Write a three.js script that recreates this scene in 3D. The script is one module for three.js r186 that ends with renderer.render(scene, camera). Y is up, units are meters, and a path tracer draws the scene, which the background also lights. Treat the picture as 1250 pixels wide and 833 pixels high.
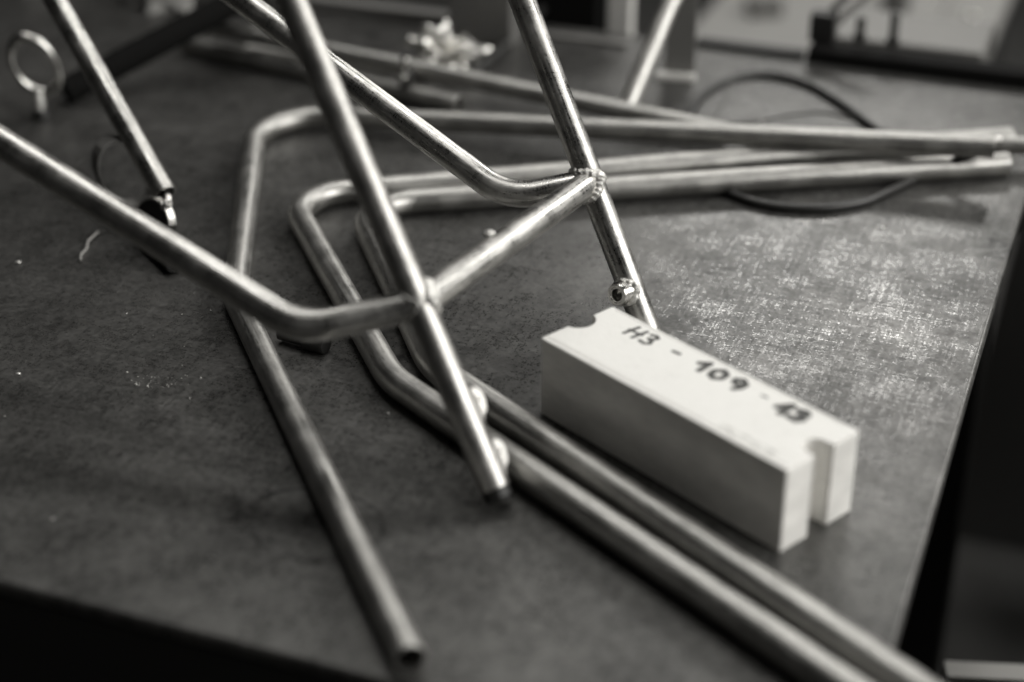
import * as THREE from 'three';
import { RectAreaLightUniformsLib } from 'three/addons/lights/RectAreaLightUniformsLib.js';
import { Brush, Evaluator, SUBTRACTION } from 'three-bvh-csg';
import { RoundedBoxGeometry } from 'three/addons/geometries/RoundedBoxGeometry.js';
import { mergeGeometries, mergeVertices, toCreasedNormals } from 'three/addons/utils/BufferGeometryUtils.js';

// ------------------------------------------------------------ camera, light, exposure
const scene = new THREE.Scene();
const TONE = [1, 0.985, 0.945];                                   // the faint warm cast of the print
const grey = (v) => new THREE.Color().setRGB(v * TONE[0], v * TONE[1], v * TONE[2]);
const camera = new THREE.PerspectiveCamera(22.183, 1024 / 682, 0.05, 40);
camera.position.set(0, 0.7, 0);
camera.rotation.set(-0.51056, 0, 0, 'YXZ');
camera.rotateZ(-0.00296);
camera.focus = 1.43;
camera.userData.fStop = 1.75;
scene.add(camera);
scene.background = grey(0.012);                                   // the dim rest of the workshop
const renderer = new THREE.WebGLRenderer({ antialias: true });
renderer.toneMapping = THREE.LinearToneMapping;
renderer.toneMappingExposure = 1.06;
renderer.shadowMap.enabled = true;
RectAreaLightUniformsLib.init();
const LAMPS = [                                                   // position, target, width, height, radiance
  { kind: 'window', at: [2.4, 1.35, -0.45], to: [0.05, 0, -1.2], w: 2.4, h: 1.6, i: 5.2, label: 'broad bright window lighting the bench from its side' },
  { kind: 'window', at: [2.1, 1.6, -3.0], to: [0.0, 0, -1.2], w: 0.8, h: 1.2, i: 7, label: 'tall narrow bright window beyond the far corner of the bench' },
  { kind: 'strip', at: [0.85, 1.56, -4.2], to: [0.3, 0, -1.5], w: 0.9, h: 0.34, i: 13.5, label: 'wide bright ceiling lamp hanging beyond the bench' },
  { kind: 'strip', at: [0.1, 2.4, -2.6], to: [0.05, 0, -1.5], w: 2.2, h: 0.3, i: 7, label: 'long narrow ceiling lamp along the back edge of the bench' },
  { kind: 'strip', at: [0.1, 2.3, -1.4], to: [0.05, 0, -1.25], w: 0.9, h: 0.25, i: 9, label: 'short ceiling lamp over the welded frame' },
];

// ------------------------------------------------------------ helpers
const V = (a, y, z) => (Array.isArray(a) ? new THREE.Vector3(a[0] / 1000, a[1] / 1000, a[2] / 1000) : new THREE.Vector3(a / 1000, y / 1000, z / 1000));
let seed = 7;
const rnd = () => { seed = (seed * 1664525 + 1013904223) >>> 0; return seed / 4294967296; };
const taken = {};
function numbered(name) {
  taken[name] = (taken[name] ?? -1) + 1;
  return taken[name] ? `${name}_${String(taken[name]).padStart(3, '0')}` : name;
}
function shade(o) { o.traverse((m) => { if (m.isMesh) { m.castShadow = true; m.receiveShadow = true; } }); return o; }
function tag(o, label, category, group) {
  o.userData.label = label; o.userData.category = category;
  if (group) o.userData.group = group;
  return o;
}
function thing(name, label, category, at = [0, 0, 0], turn = 0, group) {
  const o = new THREE.Group(); o.name = numbered(name); o.position.copy(V(at)); o.rotation.y = turn;
  scene.add(o);
  return tag(o, label, category, group);
}
function part(name, geometry, material, parent) {
  const m = new THREE.Mesh(geometry, material); m.name = name; m.castShadow = m.receiveShadow = true;
  parent.add(m); return m;
}
function tagPart(o, label) { o.userData.label = label; return o; }
function single(name, geometry, material, label, category, group) {   // a thing that is one mesh
  const m = new THREE.Mesh(geometry, material); m.name = numbered(name); m.castShadow = m.receiveShadow = true;
  scene.add(m); return tag(m, label, category, group);
}
function structure(name, geometry, material) {
  const m = new THREE.Mesh(geometry, material); m.name = numbered(name); m.receiveShadow = true; m.castShadow = true;
  m.userData.kind = 'structure'; scene.add(m); return m;
}

// ---- noise that tiles
function lattice(n, s) {
  const a = new Float32Array(n * n); let k = s >>> 0;
  for (let i = 0; i < a.length; i++) { k = (k * 1664525 + 1013904223) >>> 0; a[i] = k / 4294967296; }
  return a;
}
function noise(nx, ny, s) {                                       // tiles over [0,1)²
  const a = lattice(Math.max(nx, ny), s), N = Math.max(nx, ny);
  return (u, v) => {
    const x = u * nx, y = v * ny, x0 = Math.floor(x), y0 = Math.floor(y);
    let fx = x - x0, fy = y - y0; fx = fx * fx * (3 - 2 * fx); fy = fy * fy * (3 - 2 * fy);
    const i = ((x0 % nx) + nx) % nx, j = ((y0 % ny) + ny) % ny, i1 = (i + 1) % nx, j1 = (j + 1) % ny;
    const p = a[j * N + i], q = a[j * N + i1], r = a[j1 * N + i], t = a[j1 * N + i1];
    return p + (q - p) * fx + (r - p + (p - q - r + t) * fx) * fy;
  };
}
const clamp = (x, a = 0, b = 1) => Math.min(b, Math.max(a, x));
function texture(w, h, fn, srgb) {                                // fn(u, v, x, y) -> value or [r,g,b], 0..1
  const d = new Uint8Array(w * h * 4);
  for (let y = 0, k = 0; y < h; y++) for (let x = 0; x < w; x++, k += 4) {
    const c = fn(x / w, y / h, x, y), f = typeof c === 'number';
    d[k] = 255 * clamp(f ? c : c[0]); d[k + 1] = 255 * clamp(f ? c : c[1]); d[k + 2] = 255 * clamp(f ? c : c[2]); d[k + 3] = 255;
  }
  const t = new THREE.DataTexture(d, w, h, THREE.RGBAFormat);
  t.wrapS = t.wrapT = THREE.RepeatWrapping; t.magFilter = THREE.LinearFilter; t.minFilter = THREE.LinearMipmapLinearFilter; t.generateMipmaps = true;
  if (srgb) t.colorSpace = THREE.SRGBColorSpace;
  t.needsUpdate = true; return t;
}
const toS = (l) => (l <= 0.0031308 ? 12.92 * l : 1.055 * Math.pow(l, 1 / 2.4) - 0.055);
const warm = (l) => [toS(l * TONE[0]), toS(l * TONE[1]), toS(l * TONE[2])];
function scaled(t, sx, sy) { const c = t.clone(); c.repeat.set(sx, sy); c.needsUpdate = true; return c; }

// strokes stamped in a float grid, wrapping: scratches
function scratches(w, h, list) {
  const g = new Float32Array(w * h);
  for (const [x0, y0, x1, y1, a, wid] of list) {
    const n = Math.ceil(Math.hypot(x1 - x0, y1 - y0));
    for (let i = 0; i <= n; i++) {
      const t = i / n, x = Math.round(x0 + (x1 - x0) * t), y = Math.round(y0 + (y1 - y0) * t), f = a * Math.min(1, 6 * t, 6 * (1 - t));
      for (let q = 0; q < (wid || 1); q++) { const k = ((((y + q) % h) + h) % h) * w + (((x % w) + w) % w); g[k] = Math.max(-1, Math.min(1, g[k] + f)); }
    }
  }
  return g;
}

// ------------------------------------------------------------ materials
const TA = -0.36459, E = [Math.cos(TA), 0, -Math.sin(TA)], N = [Math.sin(TA), 0, Math.cos(TA)];   // table axes: along its front edge, towards its front
const TABLE = { e0: -1500, e1: -81.9, n0: -1923, n1: -743.7 };
const tableAt = (e, n, y = 0) => V(E[0] * e + N[0] * n, y, E[2] * e + N[2] * n);
const toTable = (x, z) => [x * E[0] + z * E[2], x * N[0] + z * N[2]];

const steelTable = (() => {
  const W = 2048, H = 1703;
  const n1 = noise(7, 6, 11), n2 = noise(23, 19, 12), n3 = noise(71, 59, 13), n4 = noise(220, 190, 14), n5 = noise(520, 430, 15), n6 = noise(13, 11, 16);
  const eAt = (u) => TABLE.e0 + u * (TABLE.e1 - TABLE.e0), nAt = (v) => TABLE.n1 + v * (TABLE.n0 - TABLE.n1);
  const ring = (e, n, ce, cn, ra, rb, rot, wid) => {
    const c = Math.cos(rot), s = Math.sin(rot), x = (c * (e - ce) + s * (n - cn)) / ra, y = (-s * (e - ce) + c * (n - cn)) / rb;
    return Math.exp(-(((Math.hypot(x, y) - 1) * ra / wid) ** 2));
  };
  const [sx, sn] = toTable(-139.5, -991);
  const scr = [];
  for (let i = 0; i < 260; i++) { const x = rnd() * W, y = rnd() * H, l = 20 + rnd() * 140, a = rnd() * 6.3; scr.push([x, y, x + Math.cos(a) * l, y + Math.sin(a) * l, (rnd() - 0.6) * 0.5, 1]); }
  for (let i = 0; i < 140; i++) { const x = rnd() * W, y = rnd() * H, l = 60 + rnd() * 340, a = rnd() < 0.5 ? 0 : 1.57; scr.push([x, y, x + Math.cos(a) * l, y + Math.sin(a) * l, (rnd() - 0.35) * 0.35, 1]); }
  const sg = scratches(W, H, scr);
  const blots = [];
  for (let i = 0; i < 46; i++) blots.push([rnd(), rnd(), 0.004 + rnd() * 0.016, rnd()]);
  const map = texture(W, H, (u, v, x, y) => {
    const e = eAt(u), n = nAt(v);
    let c = 0.092 + 0.028 * (n1(u, v) - 0.5) + 0.022 * (n2(u, v) - 0.5) + 0.022 * (n3(u, v) - 0.5) + 0.03 * (n4(u, v) - 0.5) + 0.05 * (n5(u, v) - 0.5);
    const patch = n6(u, v) * 0.5 + n2(v, u) * 0.3 + n3(v, u) * 0.2;
    if (patch > 0.56) c += (patch - 0.56) * 0.14;                                 // paler, rubbed patches
    if (patch < 0.42) c -= (0.42 - patch) * 0.08;                                 // oily patches
    c += 0.05 * sg[y * W + x];
    const wob = 6 * (n2(u, v) - 0.5) + 3 * (n3(u, v) - 0.5);
    c -= 0.08 * ring(e + wob, n - wob, sx, sn, 50, 42, 0.2, 1.6) * clamp(n3(u, v) * 2.2 - 0.4);   // the round stain of a cup or can
    for (const b of blots) { const du = u - b[0], dv = (v - b[1]) * 0.83, q = Math.hypot(du, dv) / b[2] + (n4(u, v) - 0.5) * 0.9; if (q < 1) c -= 0.035 * b[3] * Math.min(1, (1 - q) * 2.5); }
    return warm(Math.max(0.02, c));
  }, true);
  // fine grain, 0.4 m to the tile
  const S = 1024, f1 = noise(260, 260, 21), f2 = noise(90, 90, 22), f3 = noise(17, 17, 23), f0 = noise(512, 512, 24);
  const w1 = noise(512, 22, 25), w2 = noise(22, 512, 26), w3 = noise(260, 9, 27), w4 = noise(9, 260, 28);
  const lines = [];
  for (let i = 0; i < 500; i++) { const x = rnd() * S, y = rnd() * S, l = 60 + rnd() * rnd() * 700, o = (rnd() - 0.5) * 0.08 * l, a = (rnd() - 0.5) * 0.8; lines.push(rnd() < 0.5 ? [x, y, x + l, y + o, a, 1] : [x, y, x + o, y + l, a, 1]); }
  for (let i = 0; i < 50; i++) { const x = rnd() * S, y = rnd() * S, l = 60 + rnd() * 260, a = rnd() * 6.3; lines.push([x, y, x + Math.cos(a) * l, y + Math.sin(a) * l, (rnd() - 0.4) * 0.7, 1]); }
  const lg = scratches(S, S, lines);
  const weave = (u, v) => 0.3 * (w1(u, v) + w2(u, v) - 1) + 0.22 * (w3(u, v) + w4(u, v) - 1);
  const rough = texture(S, S, (u, v, x, y) => { const r = 0.385 + 0.08 * (f2(u, v) - 0.5) + 0.12 * (f3(u, v) - 0.5) + 0.14 * (f1(u, v) - 0.5) + 0.24 * (f0(u, v) - 0.5) + 0.3 * weave(u, v) - 0.1 * lg[y * S + x]; return [r, r, r]; });
  const bump = texture(S, S, (u, v, x, y) => 0.5 + 0.04 * (f1(u, v) - 0.5) + 0.2 * (f0(u, v) - 0.5) + 0.22 * weave(u, v) + 0.08 * lg[y * S + x]);
  const k = [(TABLE.e1 - TABLE.e0) / 400, (TABLE.n1 - TABLE.n0) / 400];
  return new THREE.MeshStandardMaterial({ map, roughnessMap: scaled(rough, k[0], k[1]), bumpMap: scaled(bump, k[0], k[1]), bumpScale: 0.000016, metalness: 0.55, roughness: 1 });
})();

// brushed tube: u along the tube (0.25 m to the tile), v round it (70 mm)
const tubeTextures = (() => {
  const W = 1024, H = 256;
  const st = noise(3, 22, 37), a1 = noise(6, 128, 31), a2 = noise(24, 200, 32), b1 = noise(300, 7, 33), m1 = noise(14, 5, 34), m2 = noise(60, 18, 35), m3 = noise(240, 70, 36);
  const sc = [];
  for (let i = 0; i < 240; i++) { const x = rnd() * W, y = rnd() * H, l = 30 + rnd() * 300; sc.push([x, y, x + l, y + (rnd() - 0.5) * 8, (rnd() - 0.5) * 1.2, 1]); }
  for (let i = 0; i < 130; i++) { const x = rnd() * W, y = rnd() * H, l = 20 + rnd() * 90; sc.push([x, y, x + (rnd() - 0.5) * 10, y + l, (rnd() - 0.5) * 0.9, 1]); }
  const g = scratches(W, H, sc);
  const rough = (base, amp) => texture(W, H, (u, v, x, y) => { const r = base + amp * (0.16 * (a1(u, v) - 0.5) + 0.12 * (a2(u, v) - 0.5) + 0.10 * (b1(u, v) - 0.5) + 0.14 * (m1(u, v) - 0.5) + 0.10 * (m3(u, v) - 0.5) - 0.12 * g[y * W + x]); return [r, r, r]; });
  const bump = texture(W, H, (u, v, x, y) => 0.5 + 0.22 * (a2(u, v) - 0.5) + 0.12 * (a1(u, v) - 0.5) + 0.10 * (b1(u, v) - 0.5) + 0.10 * (m3(u, v) - 0.5) + 0.25 * g[y * W + x]);
  const color = (lo, hi) => texture(W, H, (u, v, x, y) => { const t = 0.26 * m1(u, v) + 0.2 * m2(u, v) + 0.36 * st(u, v) + 0.14 * a1(u, v) + 0.14 * m3(u, v) + 0.14 * g[y * W + x], spot = clamp((m2(v, u) * 0.6 + m3(v, u) * 0.4 - 0.66) * 6); return warm((lo + (hi - lo) * clamp(t * 1.9 - 0.55)) * (1 - 0.45 * spot)); }, true);
  return { rough, bump, color };
})();
const tubeMat = (lo, hi, rough, amp, bump = 0.00012) => new THREE.MeshStandardMaterial({ map: tubeTextures.color(lo, hi), roughnessMap: tubeTextures.rough(rough, amp), bumpMap: tubeTextures.bump, bumpScale: bump, metalness: 1, roughness: 1 });
const M = {
  bright: tubeMat(0.44, 0.70, 0.36, 1.1),
  rail: tubeMat(0.32, 0.54, 0.44, 1),
  darkRail: tubeMat(0.24, 0.50, 0.38, 1.2, 0.00012),
  satin: tubeMat(0.34, 0.50, 0.44, 0.9),
  pole: tubeMat(0.5, 0.66, 0.5, 0.8),
  worn: tubeMat(0.34, 0.62, 0.34, 1.6, 0.0003),
  weld: new THREE.MeshStandardMaterial({ color: grey(0.66), metalness: 1, roughness: 0.36, bumpMap: scaled(tubeTextures.bump, 3, 3), bumpScale: 0.0004 }),
  bush: new THREE.MeshStandardMaterial({ color: grey(0.72), metalness: 0.8, roughness: 0.45 }),
  machined: new THREE.MeshStandardMaterial({ color: grey(0.6), metalness: 1, roughness: 0.22 }),
  black: new THREE.MeshStandardMaterial({ color: grey(0.012), roughness: 0.5 }),
  blackPaint: new THREE.MeshPhysicalMaterial({ color: grey(0.006), roughness: 0.85, specularIntensity: 0.2 }),
  blackSteel: new THREE.MeshStandardMaterial({ color: grey(0.03), roughness: 0.55, metalness: 0.3 }),
  paleSteel: new THREE.MeshStandardMaterial({ color: grey(0.5), roughness: 0.5, metalness: 0.6 }),
  midSteel: new THREE.MeshStandardMaterial({ color: grey(0.2), roughness: 0.55, metalness: 0.5 }),
  cable: new THREE.MeshStandardMaterial({ color: grey(0.02), roughness: 0.42 }),
  wire: new THREE.MeshStandardMaterial({ color: grey(0.12), roughness: 0.5 }),
  foil: new THREE.MeshStandardMaterial({ color: grey(0.72), roughness: 0.24, metalness: 0.8 }),
  rag: new THREE.MeshStandardMaterial({ color: grey(0.26), roughness: 0.9 }),
  paint: new THREE.MeshStandardMaterial({ color: grey(0.62), roughness: 0.5 }),
  greyPaint: new THREE.MeshStandardMaterial({ color: grey(0.09), roughness: 0.55 }),
  worktop: new THREE.MeshStandardMaterial({ color: grey(0.3), roughness: 0.5 }),
  floor: new THREE.MeshStandardMaterial({ color: grey(0.06), roughness: 0.9 }),
};

// ------------------------------------------------------------ tube builder
// a path of corners, each rounded to the given radius, as points spaced evenly
function bend(corners, radius, step = 3) {
  const c = corners.map((p) => (p.isVector3 ? p.clone() : V(p))), pts = [c[0]];
  for (let i = 1; i < c.length - 1; i++) {
    const a = c[i - 1].clone().sub(c[i]).normalize(), b = c[i + 1].clone().sub(c[i]).normalize();
    const half = a.angleTo(b) / 2, r = (Array.isArray(radius) ? radius[i - 1] : radius) / 1000, t = r / Math.tan(half);
    const mid = a.clone().add(b).normalize(), centre = c[i].clone().addScaledVector(mid, r / Math.sin(half));
    const p0 = c[i].clone().addScaledVector(a, t), p1 = c[i].clone().addScaledVector(b, t), u = p0.clone().sub(centre), w = p1.clone().sub(centre);
    const ang = u.angleTo(w), axis = u.clone().cross(w).normalize(), n = Math.max(6, Math.ceil(ang * 57 / step));
    for (let k = 0; k <= n; k++) pts.push(centre.clone().add(u.clone().applyAxisAngle(axis, ang * k / n)));
  }
  pts.push(c[c.length - 1]);
  const out = [pts[0]];                                            // long straights get a few rings too
  for (let i = 1; i < pts.length; i++) {
    const d = pts[i].distanceTo(pts[i - 1]), n = Math.max(1, Math.ceil(d / 0.05));
    for (let k = 1; k <= n; k++) out.push(pts[i - 1].clone().lerp(pts[i], k / n));
  }
  return out;
}
function sweep(points, diameter, wall = 1.6, seg = 40, open = true) {
  const R = diameter / 2000, Ri = R - wall / 1000, n = points.length;
  const tan = points.map((p, i) => points[Math.min(n - 1, i + 1)].clone().sub(points[Math.max(0, i - 1)]).normalize());
  let nor = new THREE.Vector3(0, 1, 0).cross(tan[0]); if (nor.length() < 0.1) nor = new THREE.Vector3(1, 0, 0).cross(tan[0]); nor.normalize();
  const pos = [], norm = [], uv = [], idx = [];
  let len = 0; const frames = [];
  for (let i = 0; i < n; i++) {
    if (i) { nor = nor.clone().addScaledVector(tan[i], -nor.dot(tan[i])).normalize(); len += points[i].distanceTo(points[i - 1]); }
    frames.push([nor.clone(), tan[i].clone().cross(nor), len]);
  }
  const ringRow = (i, r, sign, off = 0, nrm = null) => {
    const [a, b, l] = frames[i], base = pos.length / 3;
    for (let k = 0; k <= seg; k++) {
      const t = k / seg * Math.PI * 2, d = a.clone().multiplyScalar(Math.cos(t)).addScaledVector(b, Math.sin(t));
      const p = points[i].clone().addScaledVector(d, r).addScaledVector(tan[i], off); pos.push(p.x, p.y, p.z);
      const q = nrm || d.multiplyScalar(sign); norm.push(q.x, q.y, q.z); uv.push((l + off) / 0.25, k / seg);
    }
    return base;
  };
  const join = (a, b, flip) => { for (let k = 0; k < seg; k++) { const q = [a + k, a + k + 1, b + k + 1, b + k]; flip ? idx.push(q[0], q[2], q[1], q[0], q[3], q[2]) : idx.push(q[0], q[1], q[2], q[0], q[2], q[3]); } };
  const c = 0.0005, rows = [];
  for (let i = 0; i < n; i++) rows.push(ringRow(i, R, 1, i === 0 && open ? c : i === n - 1 && open ? -c : 0));
  for (let i = 1; i < n; i++) join(rows[i - 1], rows[i]);
  if (open) {
    const inner = []; for (let i = 0; i < n; i++) inner.push(ringRow(i, Ri, -1));
    for (let i = 1; i < n; i++) join(inner[i - 1], inner[i], true);
    for (const [i, s] of [[0, -1], [n - 1, 1]]) {
      const face = tan[i].clone().multiplyScalar(s);
      const a = ringRow(i, R, 1, -s * c), b = ringRow(i, R - c, 1, 0, face), e = ringRow(i, Ri, 1, 0, face);
      join(a, b, s < 0); join(b, e, s < 0);
    }
  }
  const g = new THREE.BufferGeometry();
  g.setAttribute('position', new THREE.Float32BufferAttribute(pos, 3)); g.setAttribute('normal', new THREE.Float32BufferAttribute(norm, 3)); g.setAttribute('uv', new THREE.Float32BufferAttribute(uv, 2));
  g.setIndex(idx); return g;
}
const curve = (pts, n) => new THREE.CatmullRomCurve3(pts.map((p) => V(p)), false, 'centripetal').getPoints(n);
const cableGeo = (pts, d, n = 60) => sweep(curve(pts, n), d, 1, 14, false);
// a solid of revolution along an axis from point p in direction d; profile: [distance along d, radius] in mm
function turned(p, d, profile, seg = 36) {
  const g = new THREE.LatheGeometry(profile.map(([y, r]) => new THREE.Vector2(Math.max(r, 0.01) / 1000, y / 1000)), seg);
  const gg = toCreasedNormals(g, 0.6);
  gg.applyQuaternion(new THREE.Quaternion().setFromUnitVectors(new THREE.Vector3(0, 1, 0), d.clone().normalize()));
  return gg.translate(p.x, p.y, p.z);
}
// weld bead where tube B (axis point p, direction db, radius rb) runs into tube A (axis through j, direction da, radius ra): a rippled roll round the saddle
function bead(j, da, ra, db, rb, roll, turns = 34) {
  da = da.clone().normalize(); db = db.clone().normalize();
  const u = da.clone().addScaledVector(db, -da.dot(db)).normalize(), w = db.clone().cross(u);
  const pts = [];
  for (let k = 0; k < turns * 4; k++) {
    const t = k / (turns * 4) * Math.PI * 2, off = u.clone().multiplyScalar(Math.cos(t) * rb).addScaledVector(w, Math.sin(t) * rb);
    // distance s along db so that j + db*s + off lies on the cylinder A
    const d1 = db.clone().addScaledVector(da, -db.dot(da)), o1 = off.clone().addScaledVector(da, -off.dot(da));
    const A = d1.dot(d1), B = 2 * d1.dot(o1), C = o1.dot(o1) - ra * ra, D = Math.max(0, B * B - 4 * A * C);
    pts.push(j.clone().addScaledVector(db, (-B + Math.sqrt(D)) / (2 * A)).add(off));
  }
  const path = new THREE.CatmullRomCurve3(pts, true), g = new THREE.TubeGeometry(path, turns * 6, roll, 10, true);
  const p = g.attributes.position, v = new THREE.Vector3(), c = new THREE.Vector3();
  for (let i = 0; i < p.count; i++) {
    const ring = Math.floor(i / 11), t = ring / (turns * 6); path.getPointAt(((t % 1) + 1) % 1, c); v.fromBufferAttribute(p, i);
    const f = 1 + 0.07 * Math.sin(t * turns * 4.1 + 0.9 * Math.sin(i % 11) + 2 * Math.sin(t * 9)) + 0.16 * Math.sin(t * 12.57 + roll * 9000) + 0.12 * Math.sin(t * 31.4 + (i % 11) * 0.6) + 0.08 * Math.sin(t * 69 + (i % 11) * 1.3);
    v.sub(c).multiplyScalar(f).add(c); p.setXYZ(i, v.x, v.y, v.z);
  }
  g.computeVertexNormals(); return g;
}

// ------------------------------------------------------------ lamps
for (const L of LAMPS) {
  const light = new THREE.RectAreaLight(new THREE.Color(1, 0.985, 0.95), L.i, L.w, L.h);
  light.position.set(...L.at); light.lookAt(...L.to); scene.add(light);
  const win = L.kind === 'window';
  const o = thing(win ? 'workshop_window' : 'ceiling_lamp', L.label, win ? 'window' : 'ceiling lamp');
  o.position.copy(light.position); o.quaternion.copy(light.quaternion); o.rotateY(Math.PI);     // its face towards +z of the group
  const glow = new THREE.MeshStandardMaterial({ color: grey(0.8), emissive: new THREE.Color(1, 0.985, 0.95), emissiveIntensity: 1.2 });
  part(win ? 'pane' : 'diffuser', new THREE.BoxGeometry(L.w, L.h, 0.01).translate(0, 0, -0.02), glow, o);
  const t = 0.05;
  for (const s of [-1, 1]) {
    part('frame_bar', new THREE.BoxGeometry(L.w + 2 * t, t, 0.08).translate(0, s * (L.h + t) / 2, -0.04), M.paint, o);
    part('frame_bar', new THREE.BoxGeometry(t, L.h, 0.08).translate(s * (L.w + t) / 2, 0, -0.04), M.paint, o);
  }
}

// ------------------------------------------------------------ floor, bench
structure('floor', new THREE.PlaneGeometry(16, 16).rotateX(-Math.PI / 2).translate(0, -0.85, -2), M.floor);
{
  const w = (TABLE.e1 - TABLE.e0) / 1000, d = (TABLE.n1 - TABLE.n0) / 1000, th = 0.012;
  const bench = thing('steel_workbench', 'dark steel topped workbench with scratched, stained surface under the tubes', 'workbench');
  const c = tableAt((TABLE.e0 + TABLE.e1) / 2, (TABLE.n0 + TABLE.n1) / 2);
  bench.position.copy(c); bench.rotation.y = TA;
  const top = new RoundedBoxGeometry(w, th, d, 4, 0.0036).translate(0, -th / 2, 0);
  const p = top.attributes.position, uv = top.attributes.uv;
  for (let i = 0; i < p.count; i++) uv.setXY(i, p.getX(i) / w + 0.5, 0.5 - p.getZ(i) / d);
  part('tabletop', top, steelTable, bench);
  for (const s of [-1, 1]) {
    part('apron', new THREE.BoxGeometry(w - 0.03, 0.16, 0.02).translate(0, -th - 0.081, s * (d / 2 - 0.012)), M.blackSteel, bench);
    part('apron', new THREE.BoxGeometry(0.04, 0.06, d - 0.17).translate(s * (w / 2 - 0.06), -th - 0.031, 0), M.blackSteel, bench);
  }
  for (const [x, z] of [[w / 2 - 0.06, d / 2 - 0.07], [-w / 2 + 0.06, d / 2 - 0.07], [w / 2 - 0.06, -d / 2 + 0.07], [-w / 2 + 0.06, -d / 2 + 0.07]])
    part('leg', new RoundedBoxGeometry(0.06, 0.756, 0.06, 2, 0.004).translate(x, -th - 0.063 - 0.378, z), M.blackSteel, bench);
}

// ------------------------------------------------------------ loose tubes on the bench
single('bent_tube', sweep(bend([[509.4, 11.8, -1648.8], [-213.5, 11.8, -1513.9], [-93.9, 11.8, -1168], [278.5, 11.8, -702.7]], [52, 120]), 23.5), M.satin,
  'outer of the two nested hairpin tubes lying flat on the bench', 'steel tube');
single('bent_tube', sweep(bend([[490, 11.8, -1584], [-147, 11.8, -1493.5], [-62.7, 11.8, -1187.5], [288.4, 11.8, -741]], [52, 120]), 23.5), M.satin,
  'inner of the two nested hairpin tubes, closest to the white block', 'steel tube');
single('bent_tube', sweep(bend([[466.3, 41.6, -1556.6], [-269, 11, -1726.1], [-235.7, 11, -1309.8], [-63.1, 11, -831.9]], [62, 70]), 22), M.satin,
  'long twice bent tube whose open end points at the front edge of the bench', 'steel tube');
single('straight_tube', sweep(bend([[490.6, 21, -1612], [583.3, 21, -1590.5]], 10), 18), M.satin, 'short tube offcut past the right ends of the long tubes', 'steel tube');
single('straight_tube', sweep(bend([[-469.4, 206.5, -1659], [-319.8, 35, -1466.7]], 10), 22), M.worn, 'worn straight tube ending just above the black shaft collar', 'steel tube');
single('straight_tube', sweep(bend([[-284.6, 84, -1921.5], [-484, 15, -1780.1]], 10), 30), M.blackPaint, 'dark blackened tube sloping down towards the small ring clip', 'steel tube');
single('straight_tube', sweep(bend([[-348, 42.7, -1913], [220.2, 11, -1670.3]], 10), 20), M.satin, 'slim straight tube carrying the small clamp near the crumpled foil', 'steel tube');
single('straight_tube', sweep(bend([[-382, 11, -1942], [-56.2, 11, -1747.8]], 10), 20), M.satin, 'dull tube lying in the shadow below the clamped tube', 'steel tube');
single('straight_tube', sweep(bend([[196, 149, -1843], [122.7, 12, -1736.4]], 10), 20), M.pole, 'pale tube leaning upright beside the angle bracket', 'steel tube');

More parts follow.
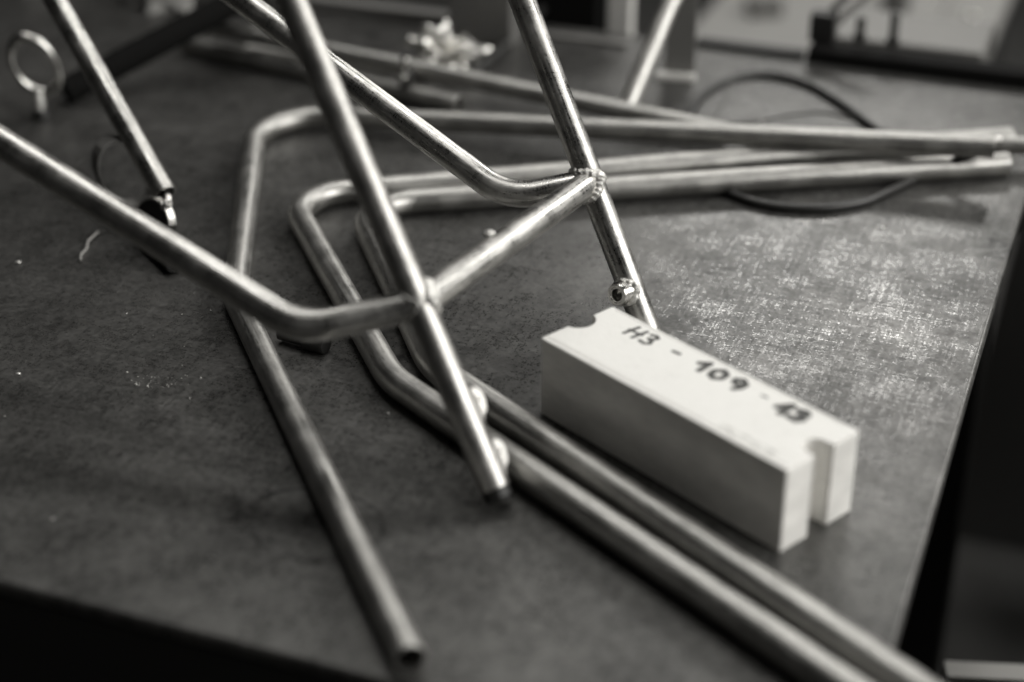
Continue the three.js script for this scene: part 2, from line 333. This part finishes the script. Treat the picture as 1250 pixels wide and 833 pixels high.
// ------------------------------------------------------------ the welded frame
{
  const top1 = V(-162.6, 329.5, -1192.5), foot1 = V(-12.2, 13.2, -1014.9), top2 = V(-25, 335.1, -1399.9), foot2 = V(115.6, 7.2, -1216), j1 = V(-65.8, 125.6, -1078.3), j2 = V(63.8, 127.6, -1283.7);
  const frame = thing('welded_tube_frame', 'welded steel tube frame with two legs joined by a cross tube', 'tube frame');
  const d1 = foot1.clone().sub(top1).normalize(), d2 = foot2.clone().sub(top2).normalize(), dc = j2.clone().sub(j1).normalize();
  part('leg', sweep(bend([top1, foot1], 10), 22, 2), M.rail, frame);
  part('leg', sweep(bend([top2, foot2], 10), 22, 2), M.darkRail, frame);
  const plug1 = turned(foot1, d1, [[-2, 0.1], [-2, 9.2], [0.2, 9.2], [0.2, 10.4], [7.2, 10.2], [8.2, 9.2], [8.2, 0.1]]), plug2 = turned(foot2, d2, [[-2, 0.1], [-2, 8.8], [1.5, 8.8], [2, 8.2], [2, 0.1]]);
  part('tube_plug', plug1, M.black, frame); part('tube_plug', plug2, M.black, frame);
  const b1 = [V(-428.4, 219.5, -1223.2), V(-147.9, 112, -1066.6), j1], b2 = [V(-280.6, 232.7, -1519.4), V(-3, 116, -1277.2), j2];
  part('bent_brace', sweep(bend(b1, 55), 23, 2), M.bright, frame);
  part('bent_brace', sweep(bend(b2, 50), 22, 2), M.bright, frame);
  part('cross_tube', sweep(bend([j1.clone().addScaledVector(dc, 0.004), j2.clone().addScaledVector(dc, -0.004)], 10), 22, 2), M.bright, frame);
  const r = 0.011;
  part('weld_bead', bead(j1, d1, r, dc, r, 0.0042), M.bush, frame);
  part('weld_bead', bead(j2, d2, r, dc.clone().negate(), r, 0.0040), M.weld, frame);
  part('weld_bead', bead(j1, d1, r, b1[1].clone().sub(j1), r, 0.0017), M.rail, frame);
  part('weld_bead', bead(j2, d2, r, b2[1].clone().sub(j2), r, 0.0030), M.weld, frame);
  // bosses: short turned bushes welded to the legs, their bores facing inward
  const boss = (at, dir, leg, dleg, mat, h, rr) => {
    const d = dir.clone().addScaledVector(dleg, -dir.dot(dleg)).normalize();
    const b = part('mounting_boss', turned(at, d, [[0, rr], [h - 1.2, rr], [h - 0.4, rr - 0.4], [h, rr - 1.2], [h, rr - 2.6], [h - 0.8, rr - 3.0], [h - 0.8, rr - 4.0], [h - 11, rr - 4.0], [h - 11, 0.1]], 48), mat, frame);
    for (let k = 0; k < 2; k++) part('thread_ring', new THREE.TorusGeometry(rr / 1000 + 0.0001, 0.00045, 8, 48).applyQuaternion(new THREE.Quaternion().setFromUnitVectors(new THREE.Vector3(0, 0, 1), d)).translate(...at.clone().addScaledVector(d, (h - 3 - 2.2 * k) / 1000).toArray()), mat, b);
    part('weld_bead', bead(at, dleg, r, d, rr / 1000 + 0.0003, 0.0028, 22), M.weld, frame);
    return d;
  };
  const on = (top, foot, q) => top.clone().lerp(foot, q);
  const near = (top, foot, y) => on(top, foot, (top.y * 1000 - y) / ((top.y - foot.y) * 1000));
  boss(near(top2, foot2, 52), dc.clone().negate(), top2, d2, M.machined, 21.5, 9.2);
  // flat welded lugs on the first leg
  const lug = (at) => {
    const d = dc.clone().addScaledVector(d1, -dc.dot(d1)).normalize(), w = d1.clone().cross(d), sh = new THREE.Shape();
    sh.moveTo(-0.013, 0); sh.lineTo(-0.0105, 0.0155); sh.quadraticCurveTo(-0.009, 0.0205, -0.003, 0.0205); sh.quadraticCurveTo(0.004, 0.0205, 0.007, 0.0165); sh.lineTo(0.0165, 0);
    const hole = new THREE.Path(); hole.absarc(-0.0025, 0.0148, 0.0026, 0, Math.PI * 2); sh.holes.push(hole);
    const g = new THREE.ExtrudeGeometry(sh, { depth: 0.007, bevelEnabled: true, bevelSize: 0.0012, bevelThickness: 0.0012, bevelSegments: 3, curveSegments: 10 }).translate(0, 0, -0.0035);
    g.applyMatrix4(new THREE.Matrix4().makeBasis(d1, d, w).setPosition(at));
    part('mounting_lug', g, M.bush, frame);
    const pts = []; for (let k = 0; k < 28; k++) { const a = k / 28 * 6.2832, q = at.clone().addScaledVector(d1, 0.001 + 0.0155 * Math.cos(a)).addScaledVector(d, 0.0104).addScaledVector(w, 0.0052 * Math.sin(a)); pts.push(q); }
    const bg = new THREE.TubeGeometry(new THREE.CatmullRomCurve3(pts, true), 120, 0.0022, 8, true), p = bg.attributes.position;
    for (let k = 0; k < p.count; k++) { const f = 0.0004 * Math.sin(k * 0.37) + 0.0003 * Math.sin(k * 0.113 + 1); p.setXYZ(k, p.getX(k) + f * d.x, p.getY(k) + f * d.y, p.getZ(k) + f * d.z); }
    bg.computeVertexNormals(); part('weld_bead', bg, M.weld, frame);
  };
  lug(near(top1, foot1, 61)); lug(near(top1, foot1, 29));
  part('tack_weld', new THREE.SphereGeometry(0.0042, 16, 12).scale(1.2, 0.8, 1).translate(-0.0165, 0.1355, -1.171), M.weld, frame);
}

// ------------------------------------------------------------ the white block
{
  const L = 240.8, W = 75.2, H = 66.4, c = 0.9;
  const block = thing('tooling_block', 'white spacer block with dark marker writing and a scooped notch in each end', 'block', [21.4, 0, -1136], -0.84899);
  // outline seen from above: x along the block, y towards its back
  const s = new THREE.Shape(), cr = 2.2;
  s.moveTo(cr, 0); s.lineTo(L - cr, 0); s.quadraticCurveTo(L, 0, L, cr);
  const arc = (cx, cy, r, a0, a1) => { for (let k = 0; k <= 18; k++) { const a = a0 + (a1 - a0) * k / 18; s.lineTo(cx + r * Math.cos(a), cy + r * Math.sin(a)); } };
  s.lineTo(L, 27.4); s.lineTo(L - 1.5, 28.4); s.lineTo(L - 6, 28.6); arc(L - 7.5, 38, 9.2, -Math.PI / 2, -3 * Math.PI / 2); s.lineTo(L - 2, 47.6); s.lineTo(L, 48.8); s.lineTo(L, W - cr); s.quadraticCurveTo(L, W, L - cr, W);
  s.lineTo(cr, W); s.quadraticCurveTo(0, W, 0, W - cr);
  s.lineTo(0, 54.5); arc(-2.5, 41, 13.2, Math.PI / 2 - 0.19, -Math.PI / 2 + 0.19); s.lineTo(0, cr); s.quadraticCurveTo(0, 0, cr, 0);
  const g = new THREE.ExtrudeGeometry(s, { depth: H - 2 * c, bevelEnabled: true, bevelThickness: c, bevelSize: c, bevelOffset: -c, bevelSegments: 2, curveSegments: 6 });
  g.translate(0, 0, c).rotateX(-Math.PI / 2).scale(0.001, 0.001, 0.001);
  const CW = 1536, CH = 480, cv = document.createElement('canvas'); cv.width = CW; cv.height = CH;
  const x = cv.getContext('2d');
  const n1 = noise(30, 10, 51), n2 = noise(140, 44, 52), n3 = noise(9, 3, 53);
  x.fillStyle = '#ebeae6'; x.fillRect(0, 0, CW, CH);
  for (let i = 0; i < 5200; i++) { const px = rnd() * CW, py = rnd() * CH, a = n1(px / CW, py / CH) * 0.6 + n3(px / CW, py / CH) * 0.4; x.fillStyle = `rgba(120,118,112,${Math.max(0, a - 0.42) * 0.28})`; x.fillRect(px, py, 2 + rnd() * 16, 1 + rnd() * 5); }
  const k = CW / L, P = (l, w) => [l * k, CH - w * CH / W];
  x.lineCap = 'round'; x.lineJoin = 'round';
  const stroke = (pts, wid, col) => { x.strokeStyle = col; x.lineWidth = wid * k; x.beginPath(); pts.forEach((q, i) => (i ? x.lineTo(...P(...q)) : x.moveTo(...P(...q)))); x.stroke(); };
  const ink = (pts, wid0 = 1.7) => { const wid = wid0 * 2; stroke(pts, wid, 'rgba(38,37,35,0.8)'); stroke(pts.map(([a, b]) => [a + 0.25, b - 0.2]), wid * 0.6, 'rgba(20,20,19,0.55)'); };
  ink([[36, 52], [37.5, 66.5]]); ink([[45, 51.5], [46.5, 66]]); ink([[35, 58.6], [47.5, 59.4]], 1.5);                          // H
  ink([[52, 65], [56, 66.6], [59.5, 64.5], [57.5, 60.6], [54.5, 59.6], [59, 58], [60.6, 54.4], [57, 51.6], [51.8, 52.6]]);    // 3
  ink([[80, 59.4], [86, 59.8]], 1.7);                                                                                         // -
  ink([[105, 61], [111, 66.4], [112, 53]], 2.6);                                                                              // 1
  ink([[124, 65.6], [120, 61], [121, 55], [126, 52.6], [130.6, 56.4], [130, 63], [125, 66], [122, 63]], 2.6);                  // 0
  ink([[148, 63], [143, 66.6], [138.6, 63.6], [140, 59.6], [145, 58.6], [148.4, 63], [148.6, 57], [146, 52.4]], 2.6);          // 9
  ink([[165.5, 60.6], [170, 61]], 1.1);
  ink([[183, 57], [189, 66], [190, 52]], 3.2);                                                                                // 1
  ink([[196, 64.4], [201, 66.4], [204.4, 63.6], [201, 60], [205.6, 57], [203, 52.6], [196.6, 53.4]], 3.2);                     // 3
  stroke([[3, 4.6], [236, 4.4]], 1.0, 'rgba(100,98,92,0.6)'); stroke([[6, 7.0], [160, 6.4]], 0.6, 'rgba(120,118,112,0.4)'); stroke([[6, 72.4], [232, 72.2]], 0.8, 'rgba(110,108,102,0.45)');
  for (let i = 0; i < 90; i++) { const l = 172 + rnd() * 46, w = 6 + rnd() * 7; stroke([[l, w], [l + rnd() * 6, w + (rnd() - 0.5) * 1.2]], 0.5 + rnd() * 0.5, `rgba(110,108,102,${0.1 + rnd() * 0.25})`); }
  for (let i = 0; i < 60; i++) { const l = rnd() * L, w = rnd() * W; stroke([[l, w], [l + rnd() * 9, w + (rnd() - 0.5) * 2]], 0.3, `rgba(130,128,122,${rnd() * 0.3})`); }
  for (let i = 0; i < 70; i++) { const l = rnd() * L, w = rnd() < 0.5 ? 0.6 : W - 0.8; stroke([[l, w], [l + rnd() * 10, w]], 0.8 + rnd() * 0.8, `rgba(90,88,82,${rnd() * 0.4})`); }
  const tex = new THREE.CanvasTexture(cv); tex.colorSpace = THREE.SRGBColorSpace; tex.wrapS = tex.wrapT = THREE.ClampToEdgeWrapping;
  const p = g.attributes.position, uv = g.attributes.uv;
  const nn = g.attributes.normal;
  for (let i = 0; i < p.count; i++) { if (Math.abs(nn.getY(i)) > 0.5) uv.setXY(i, clamp(p.getX(i) * 1000 / L, 0.001, 0.999), clamp(-p.getZ(i) * 1000 / W, 0.001, 0.999)); else uv.setXY(i, (p.getX(i) - p.getZ(i)) * 4, p.getY(i) * 8); }
  const b1 = noise(40, 40, 55), b2 = noise(11, 11, 56);
  const grain = texture(256, 256, (u, v) => 0.5 + 0.5 * (b1(u, v) - 0.5) + 0.5 * (b2(u, v) - 0.5));
  const face = new THREE.MeshStandardMaterial({ map: tex, roughness: 0.55, bumpMap: scaled(grain, 3, 1), bumpScale: 0.0002 });
  const sc = texture(512, 256, (u, v) => warm(0.82 + 0.08 * (b1(u, v) - 0.5) + 0.16 * (b2(u, v) - 0.5)), true);
  const side = new THREE.MeshStandardMaterial({ map: sc, roughness: 0.5 });
  const ev = new Evaluator(); ev.useGroups = true;                                         // a hole drilled lengthwise from the scoop
  const solid = new Brush(g, [face, side]), drill = new Brush(new THREE.CylinderGeometry(0.0065, 0.0065, 0.05, 32).rotateZ(Math.PI / 2).translate((L - 14) / 1000, (H - 22) / 1000, -0.0385), side);
  solid.updateMatrixWorld(); drill.updateMatrixWorld();
  const cut = ev.evaluate(solid, drill, SUBTRACTION);
  part('block_body', cut.geometry, cut.material, block);
}

// ------------------------------------------------------------ small things
{
  const o = thing('ring_clip', 'small bright ring clip standing on a dark foot', 'ring clip', [-504, 0, -1735]);
  const ring = new THREE.TorusGeometry(0.029, 0.0052, 14, 60).scale(0.74, 1.12, 1).rotateZ(0.42).rotateY(0.2).translate(-0.002, 0.054, -0.022);
  part('ring', ring, M.machined, o);
  part('stem', turned(V(0, 8, -8), new THREE.Vector3(0, 1, -0.25), [[0, 0.1], [0, 5], [8, 6.5], [14, 5], [20, 3.5], [22, 0.1]]), M.paleSteel, o);
  part('foot', turned(V(2, 0, -6), new THREE.Vector3(0, 1, 0), [[0, 0.1], [0, 9], [6, 8], [9, 5], [9, 0.1]]), M.black, o);
}
{
  const prof = [[-0.009, 0.0355], [0.009, 0.0355], [0.009, 0.0338], [-0.009, 0.0338], [-0.009, 0.0355]].map(([y, r]) => new THREE.Vector2(r, y));
  const g = toCreasedNormals(new THREE.LatheGeometry(prof, 72), 0.5);
  g.rotateX(Math.PI / 2).scale(0.72, 1.05, 1).rotateZ(0.42).rotateY(0.55).translate(-0.3665, 0.0365, -1.516);
  single('hose_clamp_band', g, M.midSteel, 'thin open band hoop standing behind the worn straight tube', 'band');
}
{
  const o = thing('shaft_collar', 'black faced shaft collar with a bright rim beneath the worn tube end', 'collar');
  const c = V(-325, 19.5, -1436), d = new THREE.Vector3(-0.62, 0.25, 0.74).normalize();
  part('rim', turned(c, d, [[-5, 17], [-5, 23], [-4.2, 24], [3.6, 24], [4.2, 23.4], [4.2, 22], [-5, 17]], 64), M.machined, o);
  part('disc', turned(c, d, [[-4.5, 0.1], [-4.5, 21.8], [3.2, 21.8], [3.2, 9], [1, 8], [1, 0.1]], 48), M.black, o);
  const u = new THREE.Vector3(0, 1, 0).addScaledVector(d, -d.y).normalize();
  for (const a of [-0.55]) {
    const q = u.clone().applyAxisAngle(d, a);
    part('clamp_screw', turned(c.clone().addScaledVector(q, 0.0225), q, [[-2, 0.1], [-2, 4.2], [5, 4.2], [6, 3.4], [6, 2], [3.5, 2], [3.5, 0.1]], 24), M.paleSteel, o);
  }
  part('spigot', turned(V(-319.8, 35, -1466.7), V(9, -10, 22).normalize(), [[-12, 0.1], [-12, 5], [12, 5], [13, 4], [13, 0.1]], 24), M.machined, o);
}
{
  const a = V(-190, 7.9, -1252), b = V(-150.5, 7.9, -1230), d = b.clone().sub(a).normalize();
  const o = thing('black_tool', 'little black cylindrical tool end poking out beneath the bent brace', 'tool');
  part('grip', turned(a, d, [[0, 0.1], [0, 6.6], [24, 6.6], [25, 8.3], [43.5, 8.3], [45, 7.3], [45, 0.1]], 32), M.cable, o);
}
single('rubber_bung', turned(V(-337, 9.6, -1435), V(41, 0, 64).normalize(), [[0, 0.1], [0, 8.2], [62, 8.2], [63, 9.2], [73, 9.2], [74.5, 8], [74.5, 5], [70, 4.4], [70, 0.1]], 32), M.black,
  'black rubber bung peeking out below the long bent brace near the swarf', 'bung');
single('swarf_curl', sweep(curve([[-386.6, 1.4, -1396.3], [-388.6, 1.8, -1407.9], [-386.7, 1.4, -1421.2], [-387.6, 2.6, -1433.1], [-384.2, 3.4, -1445.1], [-383.4, 1.6, -1455.5]], 40), 2.4, 0.5, 8, false), M.paleSteel,
  'small pale curl of metal swarf on the bench below the bent brace', 'swarf');
{
  const bits = [], spots = [[-393.8, -1198.1, 1.6], [-442.5, -1396, 2.2], [-307.4, -1200.1, 1], [-287.1, -1178.3, 1], [-296.6, -1180.9, 1], [-247.1, -1190.8, 0.9], [-230, -1280, 1], [-95, -1136.7, 0.8], [-320.5, -997.7, 0.8], [345.5, -1463.7, 1.2], [265.4, -1721.5, 1.6]];
  for (let i = 0; i < 34; i++) spots.push([-305 + rnd() * 42 + rnd() * 8, -1186 + (rnd() - 0.5) * 20, 0.2 + rnd() * 0.3]);
  for (let i = 0; i < 90; i++) { const e = TABLE.e0 + 650 + rnd() * 740, n = TABLE.n1 - 30 - rnd() * 800, q = tableAt(e, n); spots.push([q.x * 1000, q.z * 1000, 0.2 + rnd() * rnd() * 0.45]); }
  for (const [x, z, r] of spots) bits.push(new THREE.IcosahedronGeometry(r / 1000, 0).scale(1, 0.5, 1 + rnd()).rotateY(rnd() * 6).translate(x / 1000, r * 0.4 / 1000, z / 1000));
  const m = structure('metal_filings', mergeGeometries(bits), new THREE.MeshStandardMaterial({ color: grey(0.75), metalness: 0.6, roughness: 0.35, flatShading: true }));
  m.userData = { kind: 'stuff', label: 'scattered bright metal filings and dust on the bench', category: 'metal filings' };
}
// cables
single('black_cable', cableGeo([[179.5, 3.4, -1673.7], [192, 3.4, -1736.9], [203.9, 3.4, -1779.5], [226.1, 3.4, -1821.3], [256.5, 3.4, -1849.1], [293.9, 3.4, -1854], [328.4, 3.4, -1825.5], [356.7, 3.4, -1766.2], [382.5, 3.4, -1689.8], [392.7, 3.4, -1663.3]], 9), M.cable,
  'black cable arching on the bench behind the long tubes', 'cable');
single('black_cable', cableGeo([[195.0, 4.2, -1559.7], [211.2, 4.2, -1532.6], [232.3, 4.2, -1511.7], [260.4, 4.2, -1500.4], [295.0, 4.2, -1498.3], [333.7, 4.2, -1511.0], [369.1, 4.2, -1541.0], [402.5, 6.3, -1569.3], [429.7, 18.2, -1571.8], [450.5, 30.8, -1564.4], [460.8, 33.6, -1565.9]], 8.4), M.cable,
  'black cable sagging in front of the hairpin tubes and over their ends', 'cable');
single('thin_wire', cableGeo([[195, 1.4, -1712.3], [252.2, 1.4, -1721], [293.7, 1.4, -1739.2], [330.1, 1.4, -1748.3], [362, 1.4, -1729.4], [382.3, 1.4, -1697.4]], 2.8), M.wire, 'thin grey wire lying across inside the cable arch', 'wire');
single('thin_wire', cableGeo([[211, 1.5, -1716.8], [233.4, 1.5, -1787.4], [246, 1.5, -1836], [252, 1.5, -1850]], 3), M.wire, 'short grey wire running up to the crown of the cable arch', 'wire');
// crumpled foil
function crumple(k) {                                            // a ball of radius 1 creased along random planes, sharp edged
  const g = mergeVertices(new THREE.IcosahedronGeometry(1, 14).deleteAttribute('uv').deleteAttribute('normal')), p = g.attributes.position, v = new THREE.Vector3();
  seed = k * 977 + 5;
  const cuts = []; for (let i = 0; i < 24; i++) cuts.push([new THREE.Vector3(rnd() - 0.5, rnd() - 0.5, rnd() - 0.5).normalize(), 0.3 + rnd() * 0.6, rnd() * 6.3, 1 + rnd() * rnd() * 7]);
  for (let i = 0; i < p.count; i++) {
    v.fromBufferAttribute(p, i); let f = 0.82;
    for (const [d, w, ph, fr] of cuts) f += w * 0.3 * (Math.abs(((v.dot(d) * fr + ph) % 2 + 2) % 2 - 1) - 0.5);
    v.multiplyScalar(f); p.setXYZ(i, v.x, Math.max(-0.8, v.y), v.z);
  }
  return toCreasedNormals(g, 0.25);
}
{
  const g0 = crumple(3).scale(0.034, 0.027, 0.028);
  single('crumpled_foil', g0.translate(-0.077, 0.0216, -1.872), M.foil, 'crumpled shiny white foil ball lying behind the clamped tube', 'foil');
}
// little clamp on the rear tube
{
  const o = thing('tube_clamp', 'small clamp with two bright screw heads gripping the slim rear tube', 'clamp', [-114.4, 0, -1786]);
  part('body', new RoundedBoxGeometry(0.014, 0.034, 0.026, 2, 0.002).translate(0, 0.017, -0.003), M.blackSteel, o);
  part('screw', turned(V(-3, 32, 13), new THREE.Vector3(0, 0.3, 1), [[-6, 0.1], [-6, 4.5], [3, 4.5], [4.6, 3], [5, 0.1]], 24), M.machined, o);
  part('screw', turned(V(-1, 43, -1), new THREE.Vector3(0, 1, 0.2), [[-8, 0.1], [-8, 4.5], [6, 4.5], [7.6, 3], [8, 0.1]], 24), M.machined, o);
}
single('steel_rod', sweep(bend([[-44.9, 6.4, -1843.4], [72, 6.4, -2176]], 10), 12, 2, 24), M.blackSteel, 'dark round rod lying behind the frame beside the foil', 'rod');

// ------------------------------------------------------------ the back of the bench
const along = (e, n, y = 0) => { const q = tableAt(e, n, y); return [q.x * 1000, q.y * 1000, q.z * 1000]; };
const boxOn = (o, name, w, h, d, y, mat, r = 0.001) => part(name, new RoundedBoxGeometry(w / 1000, h / 1000, d / 1000, 2, r).translate(0, (y + h / 2) / 1000, 0), mat, o);
{
  const [e, n] = toTable(190, -1856);
  const o = thing('angle_bracket', 'upright grey angle bracket with a pale foot next to the leaning tube', 'bracket', [190, 0, -1862], TA + 0.15);
  boxOn(o, 'plate', 34, 110, 5, 0, M.midSteel); part('foot', new RoundedBoxGeometry(0.044, 0.006, 0.014, 2, 0.001).translate(-0.003, 0.003, 0.0105), M.paint, o);
}
{
  const [e0] = toTable(352, -1936), o = thing('black_angle_bar', 'thick black bar along the back edge of the bench', 'bar', along(e0 + 260, -1915), TA);
  boxOn(o, 'bar', 520, 16, 30, 0, M.blackPaint);
}
{
  const o = thing('edge_rail', 'thin dark rail along the back edge next to the bracket', 'rail', along(-432, -1916), TA);
  boxOn(o, 'rail', 128, 7, 20, 0, M.blackSteel);
}
for (const [x, z, h, label] of [[404, -1930, 30, 'shorter of the two dark studs standing on the black bar'], [440, -1917, 40, 'taller of the two dark studs standing on the black bar']]) {
  const o = thing('threaded_stud', label, 'stud', [x, 16, z], 0, 'studs on the black bar');
  part('shank', turned(V(0, 0, 0), new THREE.Vector3(0, 1, 0), [[0, 0.1], [0, 5.5], [h - 1, 5.5], [h, 4.5], [h, 0.1]], 20), M.greyPaint, o);
  part('nut', new THREE.CylinderGeometry(0.008, 0.008, 0.008, 6).translate(0, 0.0042, 0), M.blackSteel, o);
}
{
  const o = thing('toggle_clamp', 'black toggle clamp with a slanting grey lever at the back of the bench', 'toggle clamp', [362, 16, -1934], TA);
  boxOn(o, 'base', 30, 34, 22, 0, M.black, 0.003);
  part('lever', sweep(bend([[0, 26, 0], [40, 74, -30]], 5), 9, 1, 18, false), M.greyPaint, o);
  part('lever', sweep(bend([[10, 18, 8], [56, 66, -22]], 5), 7, 1, 18, false), M.midSteel, o);
}
{
  const o = thing('flat_bar', 'grey flat bar lying along the back of the bench past the foil', 'bar', along(toTable(-162, -2062)[0], toTable(-162, -2062)[1] + 160), TA);
  boxOn(o, 'bar', 190, 10, 24, 0, M.paleSteel);
  const q = thing('flat_bar', 'longer grey flat bar farthest back on the bench, past the other flat bar', 'bar', along(toTable(-162, -2062)[0] - 30, -1880), TA);
  boxOn(q, 'bar', 260, 14, 22, 0, M.midSteel);
}
{
  const o = thing('steel_block', 'plain grey upright steel block standing behind the foil', 'block', [-30, 0, -1985], TA);
  boxOn(o, 'body', 80, 90, 40, 0, M.midSteel, 0.003);
}
{
  const o = thing('edge_strip', 'pale metal strip on the bench behind the second leg', 'strip', along(toTable(96, -2032)[0], -1880), TA);
  boxOn(o, 'strip', 130, 5, 14, 0, M.midSteel);
}
// a lower pale worktop past the bench
{
  for (const [e, w, label] of [[-543, 394, 'wide pale worktop past the bench, beyond the angle bracket'], [-294, 98, 'narrow pale worktop past the bench, beyond the studs']]) {
    const t = thing('pale_worktop', label, 'worktop', along(e, -3000, -850), TA);
    boxOn(t, 'top', w, 30, 620, 520, M.worktop, 0.004);
    for (const s of [-1, 1]) boxOn(t, 'leg', 34, 520, 500, 0, M.blackSteel, 0.002).position.x = s * (w / 2 - 24) / 1000;
  }
  const gb = thing('grey_block', 'grey block lying on the wide pale worktop, nearer the bracket', 'block', along(-640, -2930, -300), TA + 0.5);
  boxOn(gb, 'body', 60, 30, 40, 0, M.midSteel, 0.003);
  const can = thing('dark_can', 'short dark can standing on the wide pale worktop, nearer the studs', 'can', along(-425, -3020, -300));
  part('shell', turned(V(0, 0, 0), new THREE.Vector3(0, 1, 0), [[0, 0.1], [0, 24], [44, 24], [46, 22], [44, 20], [4, 20], [4, 0.1]], 32), M.greyPaint, can);
  const kn = thing('bright_knob', 'small bright knob lying on the narrow pale worktop', 'knob', along(-292, -3000, -300), TA);
  part('knob', turned(V(0, 0, 0), new THREE.Vector3(0, 1, 0), [[0, 0.1], [0, 9], [9, 11], [18, 10], [22, 5], [22, 0.1]], 24), M.machined, kn);
  const o = thing('machine_housing', 'dark grey slanted machine housing past the far corner of the bench', 'machine', along(-60, -2560, -850), TA);
  const s = new THREE.Shape(); s.moveTo(-0.1, 0); s.lineTo(0.25, 0); s.lineTo(0.25, 0.95); s.lineTo(-0.02, 0.95); s.closePath();
  part('housing', new THREE.ExtrudeGeometry(s, { depth: 0.3, bevelEnabled: true, bevelSize: 0.004, bevelThickness: 0.004, bevelSegments: 2 }), M.greyPaint, o);
  const q = thing('grey_toolbox', 'mid grey low toolbox just behind the black bar', 'toolbox', along(-275, -2120, -850), TA);
  boxOn(q, 'body', 190, 830, 120, 0, M.midSteel, 0.004);
}
// the next bench, which keeps the window's light off the floor between the two
{
  const o = thing('neighbouring_bench', 'second steel bench standing across a narrow gap from the first', 'workbench', along(620, -1300, -850), TA);
  boxOn(o, 'top', 900, 14, 1700, 836, M.midSteel, 0.003);
  for (const [x, z] of [[-1, -1], [-1, 1], [1, -1], [1, 1]]) { const l = boxOn(o, 'leg', 60, 836, 60, 0, M.blackSteel, 0.003); l.position.set(x * 0.41, 0, z * 0.8); }
  boxOn(o, 'shelf', 860, 20, 1500, 150, M.midSteel, 0.003);
}
// below the bench
{
  const o = thing('steel_beam', 'pale steel beam lying low beside the right of the bench', 'beam', [520, -440, -1330], -0.08);
  boxOn(o, 'beam', 190, 20, 26, 0, M.paleSteel, 0.002);
}
{
  const o = thing('paper_box', 'white box on the floor near the front of the bench', 'box', [-690, -850, -1790], 0.3);
  boxOn(o, 'body', 160, 60, 120, 0, M.paint, 0.003);
}
{
  const o = thing('machine_cabinet', 'black cabinet hidden in the dark beyond the back edge of the bench', 'cabinet', along(toTable(82, -2110)[0], -1985, -850), TA);
  boxOn(o, 'body', 84, 990, 60, 0, M.blackPaint, 0.003);
  const q = thing('pale_board', 'small pale upright board standing next to the black cabinet', 'board', along(toTable(141, -2086)[0], -1985, -850), TA);
  boxOn(q, 'board', 30, 980, 20, 0, M.paint, 0.002);
}
{
  const g0 = crumple(11); single('crumpled_rag', g0.scale(0.05, 0.034, 0.045).translate(-0.432, 0.028, -2.13), M.rag, 'crumpled grey rag at the back of the bench beyond the dark tube', 'rag');
  const p = thing('pale_bar', 'pale bar across the far left end of the bench', 'bar', [-560, 0, -2168], 0.1);
  boxOn(p, 'bar', 130, 18, 20, 0, M.paleSteel, 0.002);
}
renderer.render(scene, camera);
